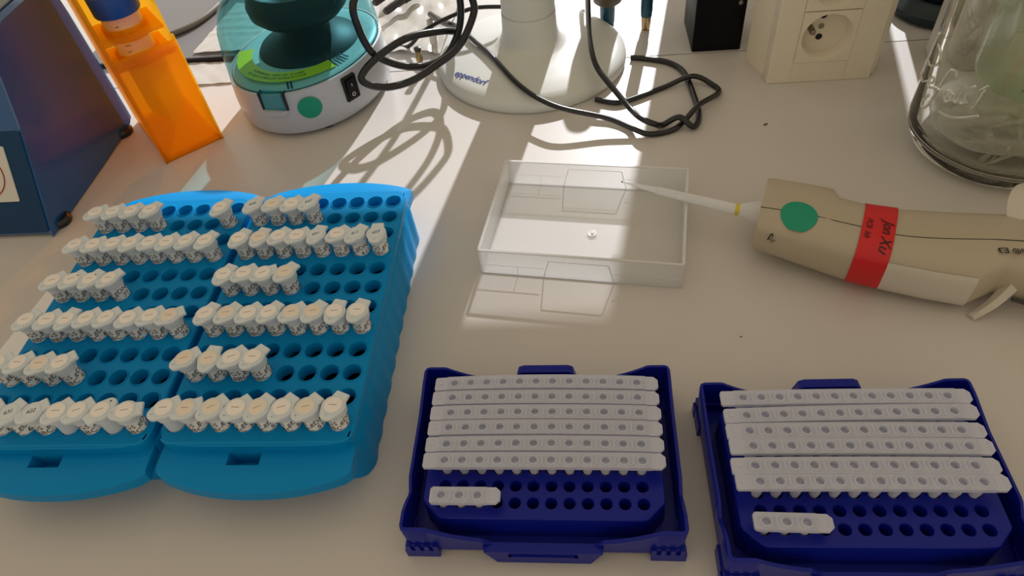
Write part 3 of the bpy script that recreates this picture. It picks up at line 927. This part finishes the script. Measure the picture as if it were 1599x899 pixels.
# ------------------------------------------------------------------ socket post
t = thing('socket_post', 'ivory double power socket post standing on the bench', 'power socket', (212, 547, 0))
mb = MB()
mb.loft([[(-55, 42, z), (-45.4, 14, z), (46.5, 14, z), (53, 16, z), (53, 42, z)] for z in (0, 170)])
mb.build('post_body', 'socket_ivory', t, 20)
def slab(name, x0, x1, z0, z1, y0=-1.6, m_='socket_panel'):
    q = MB(); q.prism(rrect(x0, x1, z0, z1, 0.7, 2), -14, -y0, 0.5)
    q.xf(Matrix(((1, 0, 0, 0), (0, 0, -1, 0), (0, 1, 0, 0), (0, 0, 0, 1))))
    return q.build(name, m_, t, 30)
slab('cover_side', -45.4, -25.9, 0, 170); slab('cover_side', 18.9, 41, 0, 170)
slab('cover_edge', 41, 46.4, 0, 170, 4)
slab('cover_bridge', -25.9, 18.9, 0, 19.0)
slab('cover_bridge', -25.9, 18.9, 109.6, 170)
def socket(zc_):
    cx = -3.5
    # face plate with a round recess
    n = 32
    sq = []
    for k in range(n):
        a = 2 * pi * k / n
        m_ = max(abs(cos(a)), abs(sin(a)))
        sq.append((cx + 22.3 * cos(a) / m_, zc_ + 22.3 * sin(a) / m_))
    cr = [(cx + 20 * cos(2 * pi * k / n), zc_ + 20 * sin(2 * pi * k / n)) for k in range(n)]
    mb = MB()
    Y0 = -2.2
    mb.loft([[(x, 8.0, z) for x, z in sq], [(x, Y0, z) for x, z in sq], [(x, Y0, z) for x, z in cr],
             [(cx + (x - cx) * .985, Y0 + 1.0, zc_ + (z - zc_) * .985) for x, z in cr], [(cx + (x - cx) * .93, Y0 + 12, zc_ + (z - zc_) * .93) for x, z in cr]], False, True)
    s_ = mb.build('socket_face', 'socket_panel', t, 30)
    for dx, dz, r_ in ((-2.6, 13.2, 2.7), (-2.6, -5.6, 2.7)):
        mb = MB(); mb.lathe([(r_, 0), (r_, 0.4)], 16)
        mb.xf(Matrix.Translation((cx + dx, Y0 + 11.9, zc_ + dz)) @ Matrix.Rotation(pi / 2, 4, 'X'))
        mb.build('contact_hole', 'dark_hole', s_)
    mb = MB(); mb.lathe([(2.5, 0), (2.5, 12), (2.0, 13.5), (0.6, 14)], 16)
    mb.xf(Matrix.Translation((cx - 12.5, Y0 + 12, zc_ + 5)) @ Matrix.Rotation(pi / 2, 4, 'X'))
    mb.build('earth_pin', 'pin_metal', s_)
    mb = MB(); mb.lathe([(2.4, 0), (2.4, 0.4)], 16)
    mb.xf(Matrix.Translation((cx - 2.6, Y0 + 11.9, zc_ + 3.8)) @ Matrix.Rotation(pi / 2, 4, 'X'))
    mb.build('screw_head', 'pin_metal', s_)
socket(41.5); socket(87.0)

# ------------------------------------------------------------------ black case behind
t = thing('black_case', 'black upright case standing behind the socket post', 'case', (134, 605.5, 0))
mb = MB(); mb.prism(rrect(-23.5, 21, 0, 60, 1.5, 3), 0, 190, 0.8); mb.build('case_body', 'black_case', t)
mb = MB(); mb.lathe([(2.2, 0), (2.0, 1.2), (1.0, 1.5)], 12); mb.xf(Matrix.Translation((15, 0.2, 46)) @ Matrix.Rotation(pi / 2, 4, 'X')); mb.build('case_screw', 'pin_metal', t)

# ------------------------------------------------------------------ pipette stand
SX, SY = -40.0, 607.0
t = thing('pipette_stand', 'pale grey round pipette stand with blue lettering on its foot', 'pipette stand', (SX, SY, 0))
prof = [(87.5, 0), (89, 1.5), (89.5, 5), (88.5, 9), (85, 12), (78, 14.2), (62, 17), (46, 19.5), (36, 21.5), (30, 24), (27, 28), (25.4, 36), (24.8, 52)]
mb = MB(); mb.lathe(prof, 72, cap1=False); mb.build('stand_foot', 'stand_grey', t, 50)
mb = MB(); mb.lathe([(24.2, 51), (24.5, 52.6), (23.4, 230), (18, 240)], 48); mb.build('stand_column', 'stand_grey', t, 50)
def stand_z(r_):
    for (r0_, z0), (r1_, z1) in zip(prof[3:], prof[4:]):
        if r1_ <= r_ <= r0_: return z0 + (z1 - z0) * (r0_ - r_) / (r0_ - r1_)
    return 12
vs_, fs = text_pts('eppendorf', 10.2, 3, bold=0.12, space=0.95)
p0, p1 = Vector((-111.0, 571.5)), Vector((-76.5, 545.5))
dv = (p1 - p0).normalized(); nv = Vector((-dv.y, dv.x))
mid = (p0 + p1) / 2
mb = MB(); mb.f = fs
for x, y, z in vs_:
    q = mid + dv * (x * 0.93) + nv * y
    q = q - Vector((SX, SY))
    mb.v.append((q.x, q.y, stand_z(q.length) + 0.35))
mb.build('foot_lettering', 'ink_blue', t, 0)

# dark hand tools standing on the rear panel behind the stand
t = thing('hand_tool', 'dark tool with brown grip standing behind the stand foot', 'tool', (35, 672, 0))
mb = MB(); mb.lathe([(6.5, 0), (7.2, 2), (7.5, 20), (8, 22)], 20); mb.build('tool_shaft', 'pipette_blue', t, 50)
mb = MB(); mb.lathe([(9, 20), (14, 24), (16, 32), (17, 80), (15, 94), (10, 101), (4, 104)], 20); mb.build('tool_grip', 'brown_grip', t, 50)
t = thing('hand_tool', 'slim dark teal rod standing beside the black case', 'tool', (72, 655, 0))
mb = MB(); mb.lathe([(4.0, 0), (4.6, 6), (5, 15)], 20); mb.build('rod_tip', 'brass', t, 50)
mb = MB(); mb.lathe([(5.4, 14), (5.8, 20), (5.8, 66), (4, 70)], 20); mb.build('rod_body', 'pipette_blue', t, 50)

# ------------------------------------------------------------------ mini centrifuge
CX, CY = -244.0, 577.0
fa = math.atan2(-0.94, -0.34)                 # direction the front faces
t = thing('mini_centrifuge', 'small white bench centrifuge with teal see-through lid and green dot', 'centrifuge', (CX, CY, 0), fa + pi / 2)
# local: front towards -y
def egg(a, b, z, n=72, e=0.97, dz=None):
    out = []
    for k in range(n):
        th = 2 * pi * k / n
        x = a * math.copysign(abs(cos(th)) ** e, cos(th)); y = b * math.copysign(abs(sin(th)) ** e, sin(th))
        out.append((x, y, z + (dz(x, y) if dz else 0)))
    return out
rim = lambda x, y: 2.0 * (x / 66.0) + 1.0 * (y / 75.0)
mb = MB(); mb.loft([egg(60, 71, 3), egg(64.5, 76.5, 4.5), egg(66.5, 78.8, 9), egg(66.8, 78.6, 26), egg(65.8, 77.2, 44.5, dz=rim), egg(64, 75.2, 45.1, dz=rim), egg(62, 73, 42, dz=rim)], True, True)
mb.build('housing', 'fuge_white', t, 40)
for sx, sy in ((-38, -46), (38, -46), (-38, 46), (38, 46)):
    mb = MB(); mb.lathe([(7, 0), (7.5, 1), (7, 3.2)], 16, (sx, sy, 0)); mb.build('rubber_foot', 'cable_black', t)
mb = MB(); mb.loft([egg(62.6, 73.6, 45.2, dz=rim), egg(60, 70, 47.2, dz=rim), egg(52, 60, 47.6, dz=rim)], False, True); mb.build('deck', 'fuge_deck', t, 40)
lid_r = [egg(65.0, 76.2, 45.4, dz=rim), egg(65.2, 76.4, 50, dz=rim), egg(64.5, 75, 63), egg(62.5, 71.5, 80), egg(58, 65, 94), egg(49, 54, 107), egg(33, 36, 116), egg(14, 15, 119)]
mb = MB(); mb.loft(lid_r, False, True); mb.build('lid', 'fuge_lid', t, 60)
# latch tab in front, notched into the housing
LR = Matrix.Rotation(R(11), 4, 'Z')
mb = MB()
mb.loft([[(x, -y, z) for x, y in ((-10, 74.5), (10, 74.5), (9.6, 79.0), (-9.6, 79.0))] for z in (31, 47)]); mb.xf(LR); mb.build('lid_latch', 'fuge_lid', t, 20)
mb = MB(); mb.loft([[(x, -y, z) for x, y in ((-10.5, 76.5), (10.5, 76.5), (8, 81.5), (-8, 81.5))] for z in (26.5, 30)]); mb.xf(LR); mb.build('latch_ledge', 'fuge_white', t, 20)
for sx in (-11.3, 11.3):
    mb = MB(); mb.box(sx - 0.6, sx + 0.6, -78.4, -72, 30, 46); mb.xf(LR); mb.build('latch_gap', 'seam_dark', t, 0)
mb = MB(); mb.tube([(17, -74.0, 49), (17.5, -73.4, 55)], 0.9, 6); mb.tube([(20, -73.2, 49), (20.5, -72.7, 55)], 0.9, 6); mb.xf(LR); mb.build('lid_ribs', 'black_teal', t)
# lime warning label that curves round the front of the deck
mb = MB()
aa = [R(-155 + 130 * k / 30) for k in range(31)]
ro_ = [(57.5 * cos(a), 66.5 * sin(a), 49.8) for a in aa]; ri_ = [(44.5 * cos(a), 51.5 * sin(a), 50.3) for a in aa]
mb.loft([ro_, ri_], False, False, closed=False)
ll = mb.build('warning_label', 'lime_label', t, 60)
for txt, r_ in (('DO NOT OPEN LID WHILE ROTOR', 53.5), ('IS SPINNING  KEEP LID CLOSED', 49.0)):
    vs_, fs = text_pts(txt, 3.6, 1, bold=0.03)
    mb = MB(); mb.f = fs
    for x, y, z in vs_:
        a = R(-80) + x / r_
        mb.v.append(((r_ - y) * cos(a) * 1.0, (r_ - y) * sin(a) * 1.16, 50.75))
    mb.v = [(x * (1 if True else 1), y, z) for x, y, z in mb.v]
    mb.build('warning_print', 'ink', ll, 0)
mb = MB()
for k in range(5):
    a0 = R(-25 + k * 3.2)
    mb.add([(45 * cos(a0), 52 * sin(a0), 50.45), (57 * cos(a0), 66 * sin(a0), 50.25), (57 * cos(a0 + R(1.7)), 66 * sin(a0 + R(1.7)), 50.25), (45 * cos(a0 + R(1.7)), 52 * sin(a0 + R(1.7)), 50.45)], [(0, 1, 2, 3)])
mb.build('warning_stripes', 'ink', ll, 0)
RCX, RCY = 2, 6
mb = MB(); mb.lathe([(47, 47.2), (45, 50), (34, 55), (24, 60), (17, 70), (15, 78)], 48, (RCX, RCY, 0)); mb.build('rotor_shield', 'rotor_black', t, 60)
mb = MB(); mb.lathe([(20, 72), (37, 76), (43, 82), (44, 90), (40, 101), (38, 102.5), (36.5, 101.5), (34, 96), (16, 88), (12, 88.5)], 48, (RCX, RCY, 0)); rt = mb.build('rotor', 'rotor_black', t, 50)
for k in range(8):
    a = 2 * pi * k / 8 + 0.3
    mb = MB(); mb.lathe([(5.8, 0), (5.8, 1.0), (4.6, 1.3), (4.4, 0.2)], 16)
    mb.xf(Matrix.Translation((RCX + 26 * cos(a), RCY + 26 * sin(a), 92.0)) @ Matrix.Rotation(a, 4, 'Z') @ Matrix.Rotation(R(-24), 4, 'Y'))
    mb.build('rotor_bore', 'fuge_lid', rt)
# green dot and rocker switch on the right flank
def flank(th, z, out=0.0):
    a, b = 66.75 + out, 78.5 + out
    return Vector((a * math.copysign(abs(cos(th)) ** 0.97, cos(th)), b * math.copysign(abs(sin(th)) ** 0.97, sin(th)), z))
mb = MB()
rings = []
for s_ in (0.02, 0.35, 0.7, 1.0):
    rings.append([tuple(flank(R(-53) + 10.6 * s_ * cos(2 * pi * k / 28) / 71.5, 28.5 + 10.2 * s_ * sin(2 * pi * k / 28), 0.5)) for k in range(28)])
mb.loft(rings, True, False); mb.build('green_dot', 'green_dot', t, 60)
th = R(-21.5)
p = flank(th, 31); nrm = Vector((cos(th) / 66.9, sin(th) / 78.9, 0)).normalized(); tn = Vector((-nrm.y, nrm.x, 0))
MS = Matrix(((tn.x, 0, nrm.x, p.x), (tn.y, 0, nrm.y, p.y), (0, 1, 0, p.z), (0, 0, 0, 1)))
mb = MB(); mb.prism(rrect(-7.2, 7.2, -11.5, 11.5, 1.2, 3), -1.5, 1.6, 0.5); mb.xf(MS); sw = mb.build('power_switch', 'rotor_black', t, 30)
mb = MB(); mb.loft([[(-5, -9, 1.4), (5, -9, 1.4), (5, 9, 1.4), (-5, 9, 1.4)], [(-5, -9, 3.6), (5, -9, 3.6), (5, 0, 1.9), (-5, 0, 1.9)]] if False else [[(-5, -9, 1.4), (5, -9, 1.4), (5, 9, 1.4), (-5, 9, 1.4)], [(-5, -9, 2.2), (5, -9, 2.2), (5, 9, 3.8), (-5, 9, 3.8)]])
mb.xf(MS); mb.build('rocker', 'black_case', sw, 0)
mb = MB(); mb.tube([(1.6 * cos(2 * pi * k / 14), -5.5 + 1.6 * sin(2 * pi * k / 14), 2.75) for k in range(14)], 0.3, 5, closed=True)
mb.tube([(0, 2.4, 3.35), (0, 5.0, 3.55)], 0.3, 5); mb.xf(MS); mb.build('switch_symbols', 'sticker_white', sw)

# ------------------------------------------------------------------ orange rack with a 50 ml tube
ang = R(40.5)
t = thing('orange_tube_rack', 'translucent orange upright tube rack beside the blue instrument', 'rack', (-338.8, 489.5, 0), ang)
# local: x along the front face, y away from the viewer
mb = MB(); mb.prism(rrect(-25.5, 25.5, -1.2, 1.2, 0.6, 2), 0, 0.1)
def opart(name, *boxes):
    m_ = MB()
    for b_ in boxes: m_.box(*b_)
    return m_.build(name, 'orange_plastic', t, 0)
opart('front_panel', (-25.5, 25.5, 0, 2, 0, 90))
opart('side_panel', (-25.5, -23.5, 2, 88, 0, 172))  # depth stretched out of sight so the panels block a strip of sun
opart('side_panel', (23.5, 25.5, 2, 88, 0, 172))
opart('back_panel', (-23.5, 23.5, 86, 88, 0, 172))
opart('bottom_plate', (-23.5, 23.5, 2, 86, 3, 5))
opart('edge_rib', (-27, -25.5, -1, 3, 0, 172)); opart('edge_rib', (25.5, 27, -1, 3, 0, 100))
def shelf(z):
    m_ = MB(); n = 32
    sq, cr = [], []
    for k in range(n):
        a = 2 * pi * k / n; mm = max(abs(cos(a)), abs(sin(a)))
        sq.append((23.4 * cos(a) / mm, 24 + 21.9 * sin(a) / mm)); cr.append((15.8 * cos(a), 24 + 15.8 * sin(a)))
    m_.loft([[(x, y, z) for x, y in cr], [(x, y, z) for x, y in sq], [(x, y, z + 2.5) for x, y in sq], [(x, y, z + 2.5) for x, y in cr], [(x, y, z) for x, y in cr]], False, False)
    m_.lathe([(15.8, z - 4), (17.4, z - 4), (17.4, z + 6), (15.8, z + 6), (15.8, z - 4)], 32, (0, 24, 0), False, False)
    return m_.build('tube_shelf', 'orange_plastic', t, 30)
shelf(86); shelf(107)
opart('front_lip', (-25.5, 25.5, -3, 2, 90, 96))
tx, ty = -338.8 - 24 * sin(ang), 489.5 + 24 * cos(ang)
t = thing('centrifuge_tube', 'clear conical tube with blue screw cap in the orange rack', 'tube', (tx, ty, 0), ang)
mb = MB(); mb.lathe([(2, 22), (4, 23), (14.2, 38), (14.6, 42), (14.9, 132)], 36, cap1=False); mb.build('tube_wall', 'falcon_plastic', t, 50)
mb = MB(); mb.lathe([(17.4, 122), (17.8, 123), (17.8, 137), (17.0, 138.5), (15, 138.5)], 40); mb.build('screw_cap', 'cap_blue', t, 40)
mb = MB()
for k in range(14):
    z = 48 + k * 5.2; w = 16 if k % 2 == 0 else 9
    mb.tube([(14.95 * cos(R(-125 + w * q / 4)), 14.95 * sin(R(-125 + w * q / 4)), z) for q in range(5)], 0.28, 4)
mb.build('graduation_marks', 'ink', t)

# ------------------------------------------------------------------ blue instrument at the left edge
t = thing('blue_instrument', 'glossy dark blue wedge-shaped instrument at the left edge', 'instrument', (-418, 384, 0))
prf = [(0, 3), (38.5, 76), (54, 115), (60, 125), (70, 133), (84, 137), (146, 137), (150, 134), (152, 110), (153.5, 30), (153.5, 8), (148, 5), (90, 3)]
mb = MB()
xr = [(0.0, -3.0), (-3.0, 0), (-190, 0), (-193, -3.0)]
rings = []
for dx, ins in xr:
    pr2 = inset(prf, -ins * 0.6 if ins else 0)
    rings.append([(dx, y, z) for y, z in (inset(prf, 1.6) if ins else prf)])
mb.loft(rings)
mb.build('instrument_case', 'device_blue', t, 28)
sl = Vector((38.5, 73)).normalized()
MS = Matrix(((1, 0, 0, 0), (0, sl.x, -sl.y, 0), (0, sl.y, sl.x, 3), (0, 0, 0, 1)))      # local (x, along slope, out)
mb = MB(); mb.prism(rrect(-190, -3, 1, 81, 3, 4), -0.2, 0.6, 0.3); mb.xf(MS); mb.build('front_plate', 'device_front', t)
mb = MB(); mb.prism(rrect(-110, -19.5, 27, 70, 1, 2), 0.4, 1.3); mb.xf(MS); pl = mb.build('front_label', 'label_paper', t)
mb = MB(); mb.tube([(-43 + 17 * cos(2 * pi * k / 36), 48 + 17 * sin(2 * pi * k / 36), 1.4) for k in range(36)], 0.5, 5, closed=True); mb.xf(MS); mb.build('label_ring', 'label_red', pl)
vs_, fs = text_pts('2 1\n0', 9, 2)
mb = MB(); mb.add([(x - 38, y + 48, 1.5) for x, y, z in vs_], fs); mb.xf(MS); mb.build('label_print', 'ink', pl, 0)
mb = MB(); mb.prism(rrect(-185, -14, 84, 142, 8, 4), 136.9, 138.4, 0.6); mb.build('top_plate', 'device_grey', t)
for x in (-12, -180):
    for y in (16, 138):
        mb = MB(); mb.lathe([(9, 0), (10, 1.5), (10, 4), (8, 6)], 18, (x + (8 if x > -20 else 0), y, 0)); mb.build('rubber_foot', 'cable_black', t)

# ------------------------------------------------------------------ cables
def cable(name, label, pts, r, m_='cable_black', sub=7, cat='cable'):
    mb = MB(); mb.tube(smooth_path(pts, sub), r, 10)
    o = mb.build(name, m_, None, 60)
    return tag(o, label, cat)
cable('thick_cable', 'thick black cable coiled in loops between centrifuge and stand',
      [(-118, 700, 60), (-130, 640, 90), (-160, 570, 112), (-178, 548, 99), (-180, 545, 78), (-172, 545, 51), (-148, 560, 29), (-120, 575, 26), (-103, 585, 46), (-98, 590, 73), (-104, 592, 100), (-108, 590, 108),
       (-96, 588, 98), (-86, 585, 74), (-88, 580, 60), (-103, 570, 39), (-124, 559, 29), (-145, 546, 23), (-167, 533, 26), (-183, 528, 36), (-180, 533, 44), (-163, 545, 53), (-143, 562, 56), (-117, 583, 49), (-106, 598, 40), (-112, 626, 30), (-132, 660, 20), (-150, 700, 8)], 3.3)
cable('thin_cable', 'thin black cable lying across the stand foot and looping right',
      [(-100, 640, 23), (-99, 622, 21.5), (-78, 586, 23), (-56, 547, 20.2), (-42, 527, 18.5), (-28.6, 511.5, 18.5), (-9.6, 498.8, 17), (24.7, 491.6, 11), (45.3, 482.5, 6), (60.5, 477, 2.8), (79.3, 481.5, 2.6), (90, 491, 4.6), (103, 505, 9.4), (124, 532, 2.6), (120.5, 545.4, 2.6), (103.6, 551.3, 8.4), (80.7, 546.5, 2.6), (57.3, 533.6, 2.6), (37.3, 525.6, 2.6), (40, 560, 2.6)][:-1] + [(18, 532.5, 2.6)], 2.3)
cable('thin_cable', 'thin black cable crossing the right side of the stand foot and curling back',
      [(22, 760, 34), (16, 700, 36), (15.1, 650.2, 36), (14.6, 594.3, 33), (16.5, 562, 29), (21.4, 543.4, 24), (35.3, 522.8, 15), (46.7, 503, 10), (53.5, 487, 12), (63, 481, 10.2), (72, 489, 2.8), (84.8, 487.5, 10.6), (96, 482.5, 4.0), (103, 499, 2.6), (102.6, 532, 2.6), (98.5, 568, 2.6), (87.5, 585.5, 2.6), (70, 594, 2.6), (53.5, 599, 2.6)], 2.5)
cable('thin_cable', 'thin black cable arching behind the grey stand column',
      [(-66, 640, 40), (-85, 641, 40.5), (-100, 641, 39), (-127, 641, 30), (-148, 640, 20), (-165, 640, 6), (-180, 648, 2.4)], 2.0)
cable('grey_cable', 'brownish grey cable running behind the orange rack', [(-455, 684, 9), (-440, 692, 9), (-420, 712, 9), (-408, 742, 9), (-400, 790, 9), (-396, 850, 9)], 3.4, 'cable_grey')

# ------------------------------------------------------------------ films, folder and plugs at the back
def sheet(name, label, cat, m_, corners, thick, amp, n=26, z=0.4, freq=0.09, seed=1):
    rnd = random.Random(seed)
    ph = [(rnd.uniform(.4, 1.6) * freq, rnd.uniform(0, 2 * pi), rnd.uniform(0, 6.28)) for _ in range(5)]
    A, B_, C_, D_ = [Vector(c) for c in corners]
    g_ = []
    for j in range(n + 1):
        for i in range(n + 1):
            u, v = i / n, j / n
            p = A.lerp(B_, u).lerp(D_.lerp(C_, u), v)
            h = sum(abs(sin((p.x * cos(a) + p.y * sin(a)) * f_ * 2 + o_)) for f_, a, o_ in ph) / 5
            g_.append((p.x, p.y, z + amp * h))
    m2 = MB(); k = len(g_)
    vs_ = g_ + [(x, y, zz - thick) for x, y, zz in g_]
    fs = []
    N1 = n + 1
    for j in range(n):
        for i in range(n):
            a = j * N1 + i
            fs.append((a, a + 1, a + N1 + 1, a + N1)); fs.append((k + a, k + a + N1, k + a + N1 + 1, k + a + 1))
    for i in range(n):
        for a, b in ((i, i + 1), (n * N1 + i + 1, n * N1 + i), ((i + 1) * N1, i * N1), (i * N1 + n, (i + 1) * N1 + n)):
            fs.append((b, a, k + a, k + b))
    m2.add(vs_, fs)
    return tag(m2.build(name, m_, None, 40), label, cat)
sheet('plastic_sleeve', 'glossy film sleeve lying between orange rack and centrifuge', 'film', 'film', [(-392, 598), (-300, 600), (-300, 636), (-402, 642)], 0.3, 2.0, z=0.6, seed=3)
t = thing('flat_folder', 'grey flat folder with black edge behind the orange rack', 'folder', (0, 0, 0))
mb = MB(); mb.box(-520, -290, 646, 860, 0.2, 5.5); mb.build('folder_cover', 'folder_grey', t, 0)
mb = MB(); mb.box(-520, -290, 643.5, 646, 0.2, 5.5); mb.build('folder_edge', 'seam_dark', t, 0)
sheet('film_pouch', 'crinkled shiny film pouch lying on the grey folder', 'film', 'film', [(-398, 652), (-300, 650), (-300, 745), (-385, 760)], 0.3, 3.0, z=6.2, seed=5)
sheet('plastic_bag', 'crinkled glossy plastic bag behind the cable loops', 'plastic bag', 'film', [(-205, 640), (-132, 628), (-118, 780), (-215, 790)], 0.3, 6.0, n=40, z=0.6, freq=0.05, seed=9)
for k, (x0, y0, x1, y1) in enumerate([(-214, 722, -176, 778), (-198, 700, -165, 748)]):
    t = thing('metal_plug', ['dark metal plug lying further back on the plastic bag', 'dark metal plug lying nearer the centrifuge lid'][k], 'plug', (x0, y0, 14))
    d_ = Vector((x1 - x0, y1 - y0, 3)); l_ = d_.length
    t.rotation_euler = d_.to_track_quat('Z', 'Y').to_euler()
    mb = MB(); mb.lathe([(3, 0), (4, 2), (4.2, l_ * 0.5), (5.5, l_ * 0.52), (5.5, l_ * 0.9), (4, l_)], 16); mb.build('plug_body', 'gunmetal', t, 40)
    mb = MB(); mb.lathe([(5.8, l_ * 0.6), (6.0, l_ * 0.62), (6.0, l_ * 0.7), (5.8, l_ * 0.72)], 16); mb.build('plug_ring', 'pin_metal', t, 40)
t = thing('small_key', 'small metal connector standing inside the cable loop', 'connector', (-148, 604, 0))
mb = MB(); mb.lathe([(1, 0), (1.2, 6), (3.2, 9), (3.8, 14), (2.6, 19), (3.4, 20), (3.2, 23)], 14); mb.build('connector_body', 'brass', t, 50)
mb = MB(); mb.lathe([(3.4, 20), (3.6, 23), (2, 24)], 14); mb.build('connector_head', 'gunmetal', t, 50)

# white sheet beside the left rack
sheet('white_sheet', 'white paper sheet edge showing left of the blue tube racks', 'paper', 'paper_white', [(-404, 225), (-346, 225), (-352, 338), (-392, 331)], 0.3, 0.5, n=14, z=0.5, seed=11)

# specks on the bench
for k, (x, y, r_) in enumerate([(155, 486, 1.6), (98, 268, 0.7)]):
    mb = MB(); mb.lathe([(r_, 0), (r_ * .8, r_ * .5), (r_ * .2, r_ * .7)], 7)
    mb.v = [(x + vx + 0.8 * vy, y + vy * 0.8, vz) for vx, vy, vz in mb.v]
    o = mb.build('dark_crumb', 'brown_grip', None)
    tag(o, ['dark crumb on the bench in front of the socket post', 'tiny dark speck on the bench below the pipette'][k], 'crumb')
